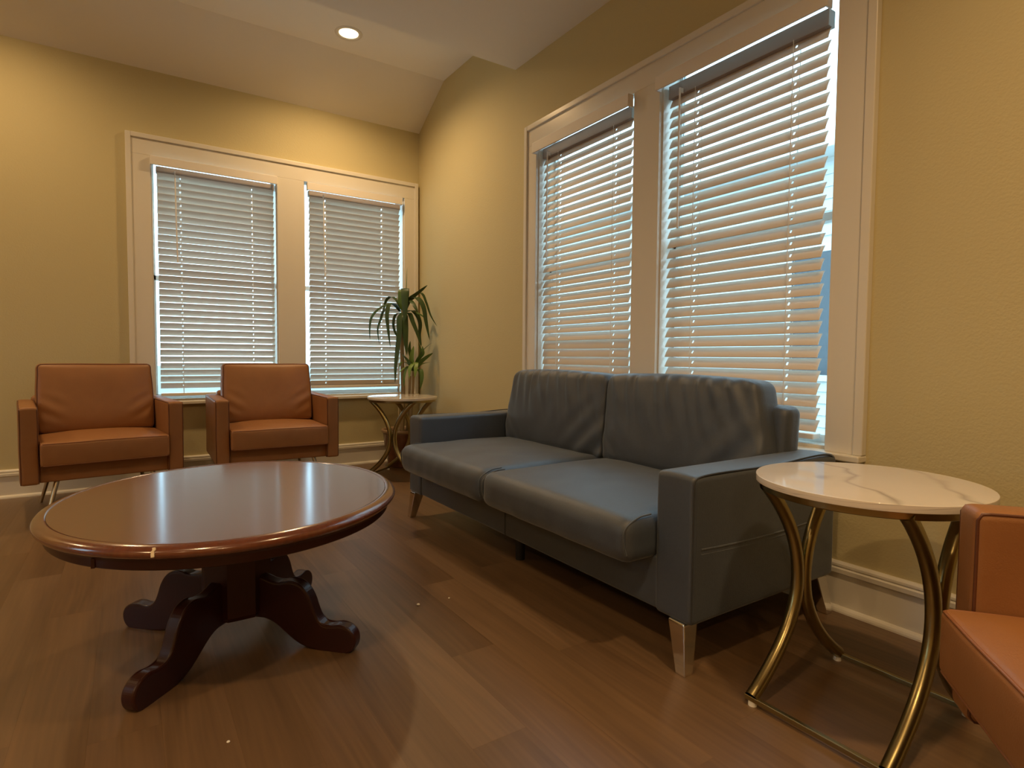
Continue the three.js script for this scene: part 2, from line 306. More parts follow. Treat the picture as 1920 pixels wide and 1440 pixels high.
// ------------------------------------------------------------------ venetian blinds
function blind(label, F, u0, u1, topY, botY, tilt, vu0, vu1, vTop, vBot, nC, wandU, wandLen, opt = {}) {
  const o = thing('venetian_blind', label, 'blind', 0, 0, 0, 0, 'white slatted window blinds');
  const base = F.pos((u0 + u1) / 2, botY, nC); o.position.copy(base);
  const put = (n, g, m) => { g.translate(-base.x, -base.y, -base.z); return part(n, g, m, o); };
  put('valance', merge([F.box(vu0, vu1, vBot, vTop, 0.046, 0.056, 0.003), F.box(vu0, vu0 + 0.008, vBot, vTop, 0.0205, 0.047), F.box(vu1 - 0.008, vu1, vBot, vTop, 0.0205, 0.047)]), M.blind);
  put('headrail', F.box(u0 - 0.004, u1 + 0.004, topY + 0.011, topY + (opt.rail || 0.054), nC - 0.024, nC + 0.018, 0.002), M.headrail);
  const pitch = opt.pitch || 0.0456, n = Math.floor((topY - botY - 0.045) / pitch) + 1, w = 0.05, th = 0.0028;
  // slightly crowned slat, drawn in (n, y), with a routed hole at each ladder for the lift cord
  const band = (s0, s1, N) => {
    const p = new THREE.Shape(), c = (t) => 0.0022 * (1 - (2 * t / w) ** 2);
    for (let i = 0; i <= N; i++) { const t = s0 + (s1 - s0) * i / N; i ? p.lineTo(t, c(t) + th / 2) : p.moveTo(t, c(t) + th / 2); }
    for (let i = N; i >= 0; i--) { const t = s0 + (s1 - s0) * i / N; p.lineTo(t, c(t) - th / 2); }
    p.closePath(); return p;
  };
  const len = u1 - u0, holes = (opt.ladders || [0.18, 0.80]).map((f) => f * len), cuts = [0, ...holes.flatMap((h) => [h - 0.0042, h + 0.0042]), len];
  const mk = (ang) => {
    const pieces = [extrude(band(-w / 2, -0.0075, 3), len), extrude(band(0.0075, w / 2, 3), len)];
    for (let i = 0; i < cuts.length; i += 2) { const g = extrude(band(-0.0075, 0.0075, 2), cuts[i + 1] - cuts[i]); g.translate(0, 0, cuts[i]); pieces.push(g); }
    let g = merge(pieces); g.rotateZ(ang); // + angle lifts the room side
    if (F === frameA) { g.translate(0, 0, -len / 2); g.rotateY(-Math.PI / 2); g.scale(-1, 1, 1); } else { g.translate(0, 0, -len / 2); g.scale(-1, 1, 1); }
    const ar = g.attributes.position.array; for (let i = 0; i < ar.length; i += 9) for (let c = 0; c < 3; c++) { const t = ar[i + c]; ar[i + c] = ar[i + 3 + c]; ar[i + 3 + c] = t; }
    g.deleteAttribute('normal'); g.computeVertexNormals(); return metreUV(g);
  };
  const shared = mk(tilt);
  for (let i = 0; i < n; i++) {
    const y = topY - 0.006 - pitch * i;
    let g = shared; if (opt.tiltAt) g = mk(opt.tiltAt(i, n));
    const s = part('slat', g, M.slat, o); s.position.copy(F.pos((u0 + u1) / 2 + rr(-0.0012, 0.0012), y, nC)).sub(base);
  }
  put('bottom_rail', F.box(u0, u1, botY, botY + 0.02, nC - 0.026, nC + 0.026, 0.004), M.blind);
  for (const f of opt.ladders || [0.18, 0.80]) {
    const u = u0 + (u1 - u0) * f;
    const gs = []; for (const dn of [-0.024, 0.024]) gs.push(F.box(u - 0.0014, u + 0.0014, botY + 0.02, topY + 0.012, nC + dn - 0.0008, nC + dn + 0.0008));
    put('ladder_cord', gs[1], M.cord); put('ladder_cord', gs[0], M.cord);
  }
  const wy = topY + 0.01;
  put('tilt_wand', merge([tube([F.pos(wandU, wy, nC + 0.04), F.pos(wandU + 0.002, wy - wandLen / 2, nC + 0.043), F.pos(wandU + 0.006, wy - wandLen, nC + 0.045)], 0.0042, false, 12, 8), F.box(wandU - 0.003, wandU + 0.003, wy, wy + 0.02, nC + 0.02, nC + 0.043)]), M.blind);
  return o;
}
const D2R = Math.PI / 180;
blind('white slatted blind in the back wall window right behind the armchairs', frameA, -1.895, -1.158, 2.082, 0.592, 48 * D2R, -1.934, -1.145, 2.180, 2.123, -0.032, -1.79, 0.59, { ladders: [0.185, 0.80] });
blind('white slatted blind in the back wall window next to the potted plant', frameA, -0.901, -0.168, 2.082, 0.622, 52 * D2R, -0.932, -0.172, 2.177, 2.120, -0.032, -0.80, 0.60, { ladders: [0.165, 0.79] });
blind('white slatted blind in the right wall window above the far end of the sofa', frameB, 1.738, 2.466, 2.052, 0.575, -60 * D2R, 1.724, 2.522, 2.143, 2.084, -0.038, 1.81, 0.60, { ladders: [0.21, 0.84], rail: 0.070, tiltAt: (i, n) => (i > n - 9 ? -72 : -63 + 5 * i / n) * D2R });
blind('white slatted blind in the largest looking right wall window, daylight past its right edge', frameB, 2.710, 3.433, 2.052, 0.585, -62 * D2R, 2.690, 3.470, 2.150, 2.090, -0.038, 2.79, 0.60, { ladders: [0.21, 0.83], rail: 0.070, tiltAt: (i, n) => (-63 + 7 * i / n) * D2R });

// ------------------------------------------------------------------ recessed lights and added fill lamps
function recessedLight(label, x, y, z, cd) {
  const o = thing('recessed_light', label, 'light', x, y, z, 0, 'recessed ceiling lights');
  const ring = new THREE.LatheGeometry([[0.062, 0], [0.066, -0.004], [0.074, -0.0065], [0.086, -0.004], [0.089, 0]].map(([r, h]) => new THREE.Vector2(r, h)), 40);
  mesh('trim_ring', ring, M.trim, o);
  const lens = new THREE.LatheGeometry([[0, -0.0035], [0.03, -0.0033], [0.055, -0.0025], [0.0625, -0.0005]].reverse().map(([r, h]) => new THREE.Vector2(r, h)), 40);
  mesh('light_lens', lens, M.lens, o);
  const s = new THREE.SpotLight(LAMP_COLOUR, cd, 0, 80 * D2R, 0.8, 2); s.position.set(x, y - 0.012, z); s.target.position.set(x, 0, z); s.castShadow = true; s.shadow.radius = 3; s.shadow.mapSize.set(1024, 1024);
  s.name = 'downlight_beam'; scene.add(s, s.target); return o;
}
recessedLight('lit round recessed ceiling light in the raised ceiling above the plant corner', -0.82, 3.005, 0.70, LAMP_CD * 0.93);
recessedLight('lit recessed ceiling light in the raised ceiling, out of the picture above the armchairs', -2.78, 3.005, 0.72, LAMP_CD * 0.64);
recessedLight('recessed ceiling light in the flat ceiling, out of the picture above the marble side table', -1.0, 2.688, 4.42, LAMP_CD * 0.85);
recessedLight('lit recessed ceiling light in the flat ceiling, out of the picture above the camera', -2.70, 2.688, 4.30, LAMP_CD);
recessedLight('added fill downlight out of the picture, left of the camera', -4.6, 2.688, 4.30, LAMP_CD);  // unseen lamp added to lift the ambient fill from the left
recessedLight('added fill downlight out of the picture, straight behind the camera', -2.70, 2.688, 6.4, LAMP_CD);  // added behind the camera for more bounce light, no known source
recessedLight('added fill downlight out of the picture, far behind the camera to the left', -4.6, 2.688, 6.4, LAMP_CD);  // another added fill lamp, invented to raise the ambient level
recessedLight('added fill downlight in the raised ceiling, far left out of the picture', -4.6, 3.005, 0.70, LAMP_CD);  // added unseen lamp, extra warm fill at the far left

// ------------------------------------------------------------------ sofa (front faces -x)
{
  const ox = -0.43, oz = 2.603;
  const o = thing('sofa', 'dark blue grey fabric two seat sofa under the right wall windows', 'sofa', ox, 0, oz);
  const at = (g, x, y, z) => { g.translate(x - ox, y, z - oz); return g; };
  const yb = 0.138, yt = 0.555, xf = -0.80, xr = -0.062, zL = 1.646, zR = 3.560, aw = 0.137;
  const H = yt - yb, D = xr - xf;
  for (const [zc, out] of [[zL + aw / 2, -1], [zR - aw / 2, 1]]) {
    const def = (s) => { s = s.clone(); const t = s.y / (H / 2); if (s.y > H / 2 - 0.03) s.y += 0.005 * (1 - (s.z / (aw / 2)) ** 2); s.x += 0.0; s.z += 0.0025 * noise.noise(s.x * 5, s.y * 6, out * 3.3) * (1 - Math.abs(t) * 0.3); return s; };
    const a = part('arm', at(soft(D, H, aw, 0.017, def, 26, 16, 5), (xf + xr) / 2, (yb + yt) / 2, zc), M.sofa, o);
    const zo = zc + out * (aw / 2 - 0.004);
    mesh('welt', at(merge([
      tube([V(-D / 2 + 0.004, H / 2 - 0.05, out * (aw / 2 - 0.003)), V(-D / 2 + 0.008, H / 2 - 0.012, out * (aw / 2 - 0.004)), V(-D / 2 + 0.03, H / 2 - 0.003, out * (aw / 2 - 0.005)), V(0, H / 2 - 0.003, out * (aw / 2 - 0.005)), V(D / 2 - 0.03, H / 2 - 0.003, out * (aw / 2 - 0.005)), V(D / 2 - 0.006, H / 2 - 0.03, out * (aw / 2 - 0.004))], 0.0028, false, 60, 6),
      tube([V(-D / 2 + 0.004, H / 2 - 0.05, out * (aw / 2 - 0.003)), V(-D / 2 + 0.004, 0, out * (aw / 2 - 0.003)), V(-D / 2 + 0.004, -H / 2 + 0.01, out * (aw / 2 - 0.003))], 0.002, false, 20, 6)]), (xf + xr) / 2, (yb + yt) / 2, zc), M.sofaWelt, a);
    // slack pocket opening on the outer face: a rolled lip with its seam below
    const lip = (dy, r) => tube([-0.765, -0.62, -0.455, -0.30, -0.14].map((x) => V(x, 0.352 + dy - 0.010 * (1 - ((x + 0.455) / 0.31) ** 2), zc + out * (aw / 2 - 0.0005))), r, false, 40, 8);
    mesh('side_pocket', at(merge([lip(0, 0.0034), lip(-0.014, 0.0018)]), 0, 0, 0), M.sofa, a);
  }
  part('seat_rail', at(soft(D - 0.01, 0.160, zR - zL - 2 * aw + 0.01, 0.012, null, 8, 4, 30), (xf + xr) / 2 + 0.004, yb + 0.083, oz), M.sofa, o);
  mesh('seam', at(tube([V(xf + 0.0085, yb + 0.004, oz), V(xf + 0.0085, yb + 0.15, oz)], 0.002, false, 4, 6), 0, 0, 0), M.sofaWelt, o.children[o.children.length - 1]);
  // seat cushions
  const zi0 = zL + aw + 0.002, zi1 = zR - aw - 0.002, cw = (zi1 - zi0) / 2 - 0.002;
  const sw = 0.72, sh = 0.138, sr = 0.042;
  [zi0 + cw / 2, zi1 - cw / 2].forEach((zc, i) => {
    const def = (s) => {
      s = s.clone(); const u = s.x / (sw / 2), v = s.z / (cw / 2), e = Math.max(0, (1 - u * u)) * Math.max(0, 1 - v ** 4);
      if (s.y > 0) s.y += 0.016 * e * (s.y / (sh / 2)) + 0.0035 * noise.noise(s.x * 7 + i * 5, s.z * 7, 1.5) * (s.y / (sh / 2));
      if (u < -0.8) { s.x -= 0.010 * (1 - v ** 4) * Math.max(0, (-u - 0.8) * 5) * (1 - (s.y / (sh / 2)) ** 2 * 0.5); s.x += 0.004 * noise.noise(s.z * 14, s.y * 10, i + 2.2); }
      return s;
    };
    const c = part('seat_cushion', at(soft(sw, sh, cw, sr, def, 26, 6, 30), -0.912 + sw / 2, 0.284 + sh / 2, zc), M.sofa, o);
    // end piping
    for (const sg of [-1, 1]) {
      const pts = [V(-0.25, sh / 2 - 0.0, sg * (cw / 2 - 0.012)), V(-sw / 2 + 0.06, sh / 2 - 0.004, sg * (cw / 2 - 0.012)), V(-sw / 2 + 0.008, sh / 2 - 0.032, sg * (cw / 2 - 0.012)), V(-sw / 2 + 0.003, 0, sg * (cw / 2 - 0.012)), V(-sw / 2 + 0.012, -sh / 2 + 0.03, sg * (cw / 2 - 0.012))].map((p) => def(p));
      part('piping', at(tube(pts, 0.0026, false, 30, 6), -0.912 + sw / 2, 0.284 + sh / 2, zc), M.sofa, c);
    }
  });
  // back frame, leaning
  {
    const bd = 0.105, bh = 0.43, bl = zi1 - zi0 + 0.055;
    const g = soft(bd, bh, bl, 0.034, (s) => { s = s.clone(); s.x += 0.03 * (s.y / bh); return s; }, 4, 12, 30);
    part('back_frame', at(g, -0.145, 0.283 + bh / 2, oz), M.sofa, o);
  }
  // back cushions, plump, gathered at the top seam
  const bt = 0.135, bhh = 0.40, bw = cw - 0.002;
  [zi0 + cw / 2, zi1 - cw / 2].forEach((zc, i) => {
    const def = (s, q) => {
      s = s.clone(); const v = s.y / (bhh / 2), u = s.z / (bw / 2), f = s.x / (bt / 2);
      const e = Math.max(0, 1 - u ** 4) * Math.max(0, 1 - (v * 0.98) ** 4);
      if (f < 0) s.x += f * (0.026 * e); else s.x += f * 0.006 * e;
      s.y += 0.010 * (1 - u * u) * v * (v > 0 ? 1 : 0.2) - (v > 0.6 ? 0.004 * Math.pow(Math.abs(u), 8) : 0);
      s.z *= 1 + 0.012 * (1 - v * v);
      // gathers that fan down from the top seam, and slack folds at the lower corners
      if (f < 0) {
        const top = Math.max(0, Math.min(1, (v + 0.35) / 1.2)), slant = s.z - (0.5 - v) * 0.05 * (1.2);
        const fold = Math.sin(slant * 78 + 2.4 * noise.noise(s.z * 9, 0.3, i * 4.1) + i) * (0.45 + 0.55 * noise.noise(s.z * 16, v * 1.5, i + 8.8));
        s.x += -0.014 * fold * Math.pow(top, 1.5) * Math.max(0, 1 - Math.abs(v) ** 10);
        const dgl = (s.z * (i ? 1 : 1)) * 0.9 - s.y * 1.0;
        const corner = Math.max(0, u - 0.25) * Math.max(0, 0.55 - v) * 1.3;
        s.x += -0.007 * Math.sin(dgl * 48 + i) * corner;
        const cornerL = Math.max(0, -u - 0.5) * Math.max(0, 0.4 - v);
        s.x += -0.006 * Math.sin((s.z + s.y) * 60) * cornerL;
        s.x += 0.004 * noise.noise(s.z * 8, s.y * 8, i * 3 + 0.7);
      }
      // lean back
      { const out = i ? 1 : -1; if (u * out > 0) s.z -= out * 0.055 * Math.max(0, v + 0.3) / 1.3 * Math.min(1, Math.abs(u) * 1.2); }
      const a = 6 * D2R, x = s.x, y = s.y + bhh / 2; s.x = x * Math.cos(a) + y * Math.sin(a); s.y = -x * Math.sin(a) * 0.6 + y * Math.cos(a) - bhh / 2;
      return s;
    };
    const c = part('back_cushion', at(soft(bt, bhh, bw, 0.034, def, 8, 44, 110), -0.283 + bt / 2, 0.405 + bhh / 2, zc), M.sofa, o);
    const wp = weltPoints(bt * 0.98, bhh, bw, 0.03, 'x', -1, null, 22).map((p) => def(V(-bt / 2 + 0.035, p.y * 0.985, p.z * 0.985), p));
    const top = wp.filter((p) => p.y > bhh / 2 - 0.06 - 0.02);
    // the piping follows the top and both upper sides
    const line = []; for (let k = 0; k <= 40; k++) { const z = -bw / 2 + 0.03 + (bw - 0.06) * k / 40; line.push(def(V(-bt / 2 + 0.014, bhh / 2 - 0.020, z), null).add(V(-0.001, 0.001 + 0.0025 * Math.sin(k * 0.9 + i), 0))); }
    part('piping', at(tube(line, 0.0026, false, 80, 6), -0.283 + bt / 2, 0.405 + bhh / 2, zc), M.sofaWelt, c);
    const side = []; for (let k = 0; k <= 20; k++) side.push(def(V(-bt / 2 + 0.03, -bhh / 2 + 0.05 + (bhh - 0.1) * k / 20, bw / 2 - 0.016), null).add(V(-0.001, 0, 0.002)));
    part('piping', at(tube(side, 0.0024, false, 40, 6), -0.283 + bt / 2, 0.405 + bhh / 2, zc), M.sofaWelt, c);
  });
  // chrome legs, square and tapering, splayed
  for (const sx of [0, 1]) for (const sz of [-1, 1]) {
    const xt = sx ? -0.10 : -0.775, xb = sx ? -0.066 : -0.797, zt = oz + sz * 0.908, zb = oz + sz * 0.935;
    const ht = 0.029, hb = 0.0165, v = [];
    const ring = (x, y, z, h) => [[x - h, y, z - h], [x + h, y, z - h], [x + h, y, z + h], [x - h, y, z + h]];
    const g = new RoundedBoxGeometry(2, 2, 2, 2, 0.12), p = g.attributes.position;
    for (let k = 0; k < p.count; k++) { const t = (p.getY(k) + 1) / 2, h = hb + (ht - hb) * t; p.setXYZ(k, xb + (xt - xb) * t + p.getX(k) * h - ox, t * (yb + 0.004), zb + (zt - zb) * t + p.getZ(k) * h - oz); }
    g.computeVertexNormals(); part('leg', g, M.chrome, o);
  }
  part('support_leg', at(new THREE.CylinderGeometry(0.024, 0.02, yb, 16), -0.667, yb / 2, 2.534), M.blackPlastic, o);
}

// ------------------------------------------------------------------ armchairs (front faces +z)
function makeArmchair(label, x, z, turn) {
  const o = thing('armchair', label, 'armchair', x, 0, z, turn, 'brown leather armchairs');
  const w = 0.724, aw = 0.078, d = 0.672, b = 0.215, t = 0.607, H = t - b;
  for (const s of [-1, 1]) {
    const def = (p) => { p = p.clone(); p.x += 0.002 * noise.noise(p.z * 7, p.y * 7, s * 2.2); if (p.y > H / 2 - 0.03) p.y += 0.003 * (1 - (p.x / (aw / 2)) ** 2) + 0.0025 * noise.noise(p.z * 6, s, 0.5); return p; };
    const g = soft(aw, H, d, 0.016, def, 4, 16, 24); g.translate(s * (w / 2 - aw / 2), b + H / 2, -d / 2);
    const a = part('arm', g, M.leather, o);
    // welts along the front edges and along both top edges
    for (const e of [-1, 1]) {
      const wg = tube(weltPoints(aw, H, d, 0.016, 'x', e, def, 16), 0.003, true, 160, 6); wg.translate(s * (w / 2 - aw / 2), b + H / 2, -d / 2); part('welt', wg, M.leatherWelt, a);
    }
  }
  const iw = w - 2 * aw;
  { const g = soft(iw + 0.01, 0.10, d - 0.05, 0.010, null, 14, 4, 8); g.translate(0, b + 0.052, -d / 2 - 0.014); part('seat_rail', g, M.leather, o); }
  { // seat cushion
    const cw = iw - 0.004, ch = 0.118, cd = 0.535, r = 0.013;
    const def = (p) => { p = p.clone(); const u = p.x / (cw / 2), v = p.z / (cd / 2); if (p.y > 0) p.y += 0.020 * Math.max(0, 1 - u ** 2) * Math.max(0, 1 - v ** 4) * (p.y / (ch / 2)) + 0.002 * noise.noise(p.x * 8, p.z * 8, 2.5); if (v > 0.9) p.z += 0.006 * (1 - u ** 4) * (1 - (p.y / (ch / 2)) ** 2); return p; };
    const g = soft(cw, ch, cd, r, def, 26, 6, 26), T = [0, 0.310 + ch / 2, 0.050 - cd / 2]; g.translate(...T);
    const c = part('seat_cushion', g, M.leather, o);
    for (const sg of [1, -1]) { const wp = tube(weltPoints(cw, ch, cd, r, 'y', sg, def, 12), 0.0032, true, 120, 6); wp.translate(...T); part('piping', wp, M.leatherPiping, c); }
  }
  { // back cushion: boxy, with slack folds at the lower corners
    const cw = iw - 0.012, ch = 0.40, cd = 0.135, r = 0.026;
    const def = (p) => {
      p = p.clone(); const u = p.x / (cw / 2), v = p.y / (ch / 2), f = p.z / (cd / 2);
      const e = Math.max(0, 1 - u ** 4) * Math.max(0, 1 - v ** 4);
      if (f > 0) p.z += f * 0.026 * e;
      p.x *= 1 + 0.022 * Math.max(0, 1 - ((v + 0.15) / 0.85) ** 2);
      p.y += 0.003 * noise.noise(p.x * 7, 1.2, 3.4) * (v > 0.8 ? 1 : 0);
      if (f > 0) { const cc = Math.max(0, Math.abs(u) - 0.45) * Math.max(0, 0.35 - v) * Math.max(0, v + 1); p.z += 0.012 * Math.sin((Math.abs(p.x) * 0.6 - p.y) * 75) * cc * e * 2.2; }
      const a = -11 * D2R, y = p.y + ch / 2, z = p.z; p.z = z * Math.cos(a) + y * Math.sin(a); p.y = y * Math.cos(a) - z * Math.sin(a) * 0.5 - ch / 2; return p;
    };
    const g = soft(cw, ch, cd, r, def, 40, 36, 5), T = [0, 0.424 + ch / 2, -0.425]; g.translate(...T);
    const c = part('back_cushion', g, M.leather, o);
    for (const sg of [1, -1]) { const wp = tube(weltPoints(cw, ch, cd, r, 'z', sg, def, 12), 0.0034, true, 140, 6); wp.translate(...T); part('piping', wp, M.leatherWelt, c); }
  }
  { const g = soft(w - 2 * aw + 0.03, 0.42, 0.085, 0.025, null, 16, 12, 4); g.translate(0, b + 0.21, -d + 0.046); part('back_frame', g, M.leather, o); }
  for (const sx of [-1, 1]) for (const sz of [0, 1]) {
    const zt = sz ? -d + 0.09 : -0.075, zb = sz ? -d + 0.045 : -0.02, g = new THREE.CylinderGeometry(0.0125, 0.0085, 1, 16), p = g.attributes.position;
    for (let k = 0; k < p.count; k++) { const tt = p.getY(k) + 0.5; p.setXYZ(k, sx * (0.268 - 0.055 * tt) + p.getX(k), tt * (b + 0.006), zb + (zt - zb) * tt + p.getZ(k)); }
    g.computeVertexNormals(); part('leg', g, M.pewter, o);
  }
  return o;
}
const chair = makeArmchair('brown leather armchair at the far left, beside the left edge of the window', -2.177, 0.828, 0.129);
copyThing(chair, 'brown leather armchair in front of the middle of the back wall window', -1.295, 0, 0.80, -0.022);
copyThing(chair, 'brown leather armchair cut off by the picture edge next to the nearer marble side table', -1.03, 0, 4.363, -2.474);

// ------------------------------------------------------------------ coffee table
{
  const o = thing('coffee_table', 'oval dark red wood coffee table with a glossy top and four scrolled feet', 'coffee table', -1.806, 0, 2.642);
  const A = 0.481, B = 0.537, TURN = -0.25;
  // sweep of a moulding profile (outset from the oval, height) round the oval
  function ovalSweep(prof, a, b, n = 128) {
    const pos = [], idx = [], m = prof.length, uv = [];
    for (let i = 0; i <= n; i++) {
      const th = (i / n) * Math.PI * 2, c = Math.cos(th), s = Math.sin(th); let nx = c / a, nz = s / b; const l = Math.hypot(nx, nz); nx /= l; nz /= l;
      prof.forEach(([d, y], j) => { pos.push(a * c + nx * d, y, b * s + nz * d); uv.push(i / n * 3.2, j / m * 0.1); });
    }
    for (let i = 0; i < n; i++) for (let j = 0; j < m - 1; j++) { const p = i * m + j, q = p + m; idx.push(p, q, p + 1, p + 1, q, q + 1); }
    const g = new THREE.BufferGeometry(); g.setAttribute('position', new THREE.Float32BufferAttribute(pos, 3)); g.setAttribute('uv', new THREE.Float32BufferAttribute(uv, 2)); g.setIndex(idx); g.computeVertexNormals(); return g;
  }
  const T = 0.460, top = new THREE.Group();
  const flat = []; for (let i = 0; i < 128; i++) { const th = -(i / 128) * Math.PI * 2; flat.push([(A - 0.032) * Math.cos(th), (B - 0.032) * Math.sin(th)]); }
  const tg = extrude(poly(flat), 0.022); tg.rotateX(Math.PI / 2); tg.translate(0, T - 0.0005, 0); metreUV(tg);
  const uv0 = tg.attributes.uv; void uv0;
  const mt = mesh('table_top', metreUV(tg), M.mahogany, o); mt.rotation.y = TURN;
  const edge = mesh('moulded_edge', ovalSweep([[-0.034, T - 0.003], [-0.0315, T - 0.0035], [-0.030, T - 0.0005], [-0.026, T + 0.0012], [-0.020, T + 0.0008], [-0.012, T - 0.002], [-0.005, T - 0.0065], [-0.0012, T - 0.012], [0, T - 0.017], [-0.002, T - 0.023], [-0.007, T - 0.028], [-0.012, T - 0.0295], [-0.016, T - 0.0295], [-0.05, T - 0.0295]], A, B), M.mahogany, o); edge.rotation.y = TURN;
  const ap = mesh('apron', ovalSweep([[-0.018, T - 0.0295], [-0.018, T - 0.033], [-0.021, T - 0.036], [-0.023, T - 0.042], [-0.0235, T - 0.057], [-0.026, T - 0.060], [-0.045, T - 0.060], [-0.045, T - 0.0295]], A, B), M.mahoganyDark, o); ap.rotation.y = TURN;
  mesh('apron_joint', box(-0.004, 0.004, T - 0.060, T - 0.0375, 0, 0.006, 0.001), M.mahoganyDark, ap).position.set(-0.24, 0, (B - 0.0245) * Math.sqrt(1 - (0.24 / (A - 0.0245)) ** 2));
  // chip on the rim, towards the camera
  { const a = 1.79, c = Math.cos(a), s = Math.sin(a); const g = soft(0.0075, 0.022, 0.004, 0.0018, (p) => { p = p.clone(); p.x += 0.002 * noise.noise(p.y * 200, 0.2, 1) + (p.y > 0.004 ? 0.0018 : 0); return p; }, 2, 8, 1); const m = mesh('edge_chip', g, M.chip, edge); m.position.set((A - 0.0015) * c, T - 0.0115, (B - 0.0015) * s); m.rotation.set(-0.55, 0.20 - 0.45, 0); m.userData.label = 'pale chip in the polished rim'; }
  // centre block: eight sided column on a waisted collar
  const col = new THREE.LatheGeometry([[0, 0.060], [0.03, 0.062], [0.062, 0.075], [0.094, 0.088], [0.1, 0.10], [0.1, 0.36], [0.12, 0.372], [0.125, 0.402], [0, 0.402]].map(([r, y]) => new THREE.Vector2(r, y)), 8, Math.PI / 8);
  mesh('pedestal', col.toNonIndexed(), M.mahoganyDark, o).geometry.computeVertexNormals();
  // scrolled legs
  const L = new THREE.Shape(); L.moveTo(0.06, 0.205);
  L.bezierCurveTo(0.10, 0.205, 0.125, 0.183, 0.158, 0.186); L.bezierCurveTo(0.19, 0.196, 0.222, 0.196, 0.243, 0.168); L.bezierCurveTo(0.268, 0.128, 0.268, 0.092, 0.297, 0.073); L.bezierCurveTo(0.318, 0.063, 0.335, 0.074, 0.358, 0.073);
  L.bezierCurveTo(0.388, 0.072, 0.402, 0.052, 0.398, 0.030); L.bezierCurveTo(0.394, 0.008, 0.378, 0.0, 0.358, 0.0); L.bezierCurveTo(0.30, 0.0, 0.25, 0.004, 0.215, 0.024); L.bezierCurveTo(0.175, 0.048, 0.15, 0.080, 0.105, 0.086); L.lineTo(0.06, 0.086); L.closePath();
  const lw = 0.040, lg = extrude(L, lw - 0.014, 0.007, 3, 14); lg.translate(0, 0.0, -(lw - 0.014) / 2); { const p = lg.attributes.position; for (let i = 0; i < p.count; i++) if (p.getY(i) < 0) p.setY(i, 0); lg.computeVertexNormals(); }
  const rg = (side) => { const pts = []; for (const [r, y] of [[0.10, 0.199], [0.13, 0.190], [0.16, 0.1885], [0.195, 0.197], [0.222, 0.190], [0.243, 0.172], [0.258, 0.146], [0.268, 0.118], [0.278, 0.095], [0.297, 0.077], [0.325, 0.073], [0.358, 0.077], [0.385, 0.066], [0.397, 0.045]]) pts.push(V(r, y + 0.001, side * 0.0155)); return tube(pts, 0.0042, false, 50, 6); };
  for (const a of [45, 135, 225, 315]) { const m = part('leg', lg, M.mahoganyDark, o); m.rotation.y = a * D2R; part('bead', rg(-1), M.mahoganyDark, m); part('bead', rg(1), M.mahoganyDark, m); }
}

// ------------------------------------------------------------------ round side tables
function makeSideTable(label, x, z, turn) {
  const o = thing('side_table', label, 'side table', x, 0, z, turn, 'round marble side tables');
  const R = 0.252, T = 0.583;
  const disc = new THREE.LatheGeometry([[0, T - 0.017], [R - 0.001, T - 0.017], [R, T - 0.016], [R, T - 0.0015], [R - 0.0015, T], [0, T]].map(([r, y]) => new THREE.Vector2(r, y)), 96);
  { const p = disc.attributes.position, uv = disc.attributes.uv; for (let i = 0; i < p.count; i++) uv.setXY(i, p.getX(i) + (Math.abs(p.getY(i) - T) > 0.002 ? p.getY(i) * 0.7 : 0), p.getZ(i) + 0.31); }
  mesh('marble_top', disc, M.marble, o);
  mesh('ring_band', new THREE.LatheGeometry([[R - 0.028, T - 0.017], [R - 0.028, T - 0.034], [R - 0.011, T - 0.034], [R - 0.009, T - 0.032], [R - 0.009, T - 0.017]].map(([r, y]) => new THREE.Vector2(r, y)), 96), M.brass, o);
  // two pairs of bowed legs, each pair touching back to back at mid height
  for (const pz of [-0.158, 0.158]) for (const s of [-1, 1]) {
    const pts = []; const y0 = 0.022, y1 = T - 0.022;
    for (let i = 0; i <= 16; i++) { const t = i / 16, k = 2 * t - 1; pts.push(V(s * (0.0168 + (k < 0 ? 0.193 : 0.155) * Math.pow(Math.abs(k), 2.05)), y0 + (y1 - y0) * t, pz)); }
    const g = tube(pts, 0.0165, false, 60, 16);
    part('leg', g, M.brass, o);
    part('glide', (() => { const q = new THREE.CylinderGeometry(0.010, 0.011, 0.011, 16); q.translate(s * 0.205, 0.0055, pz); return q; })(), M.glide, o);
  }
  for (const s of [-1, 1]) part('floor_bar', box(s * 0.207 - 0.006, s * 0.207 + 0.006, 0.011, 0.024, -0.178, 0.178, 0.002), M.brass, o);
  return o;
}
const st = makeSideTable('round marble topped side table with bowed gold legs, between sofa arm and cropped armchair', -0.56, 3.887, 0);
copyThing(st, 'round marble topped side table with bowed gold legs, standing before the potted plant', -0.405, 0, 0.61, -50 * D2R);

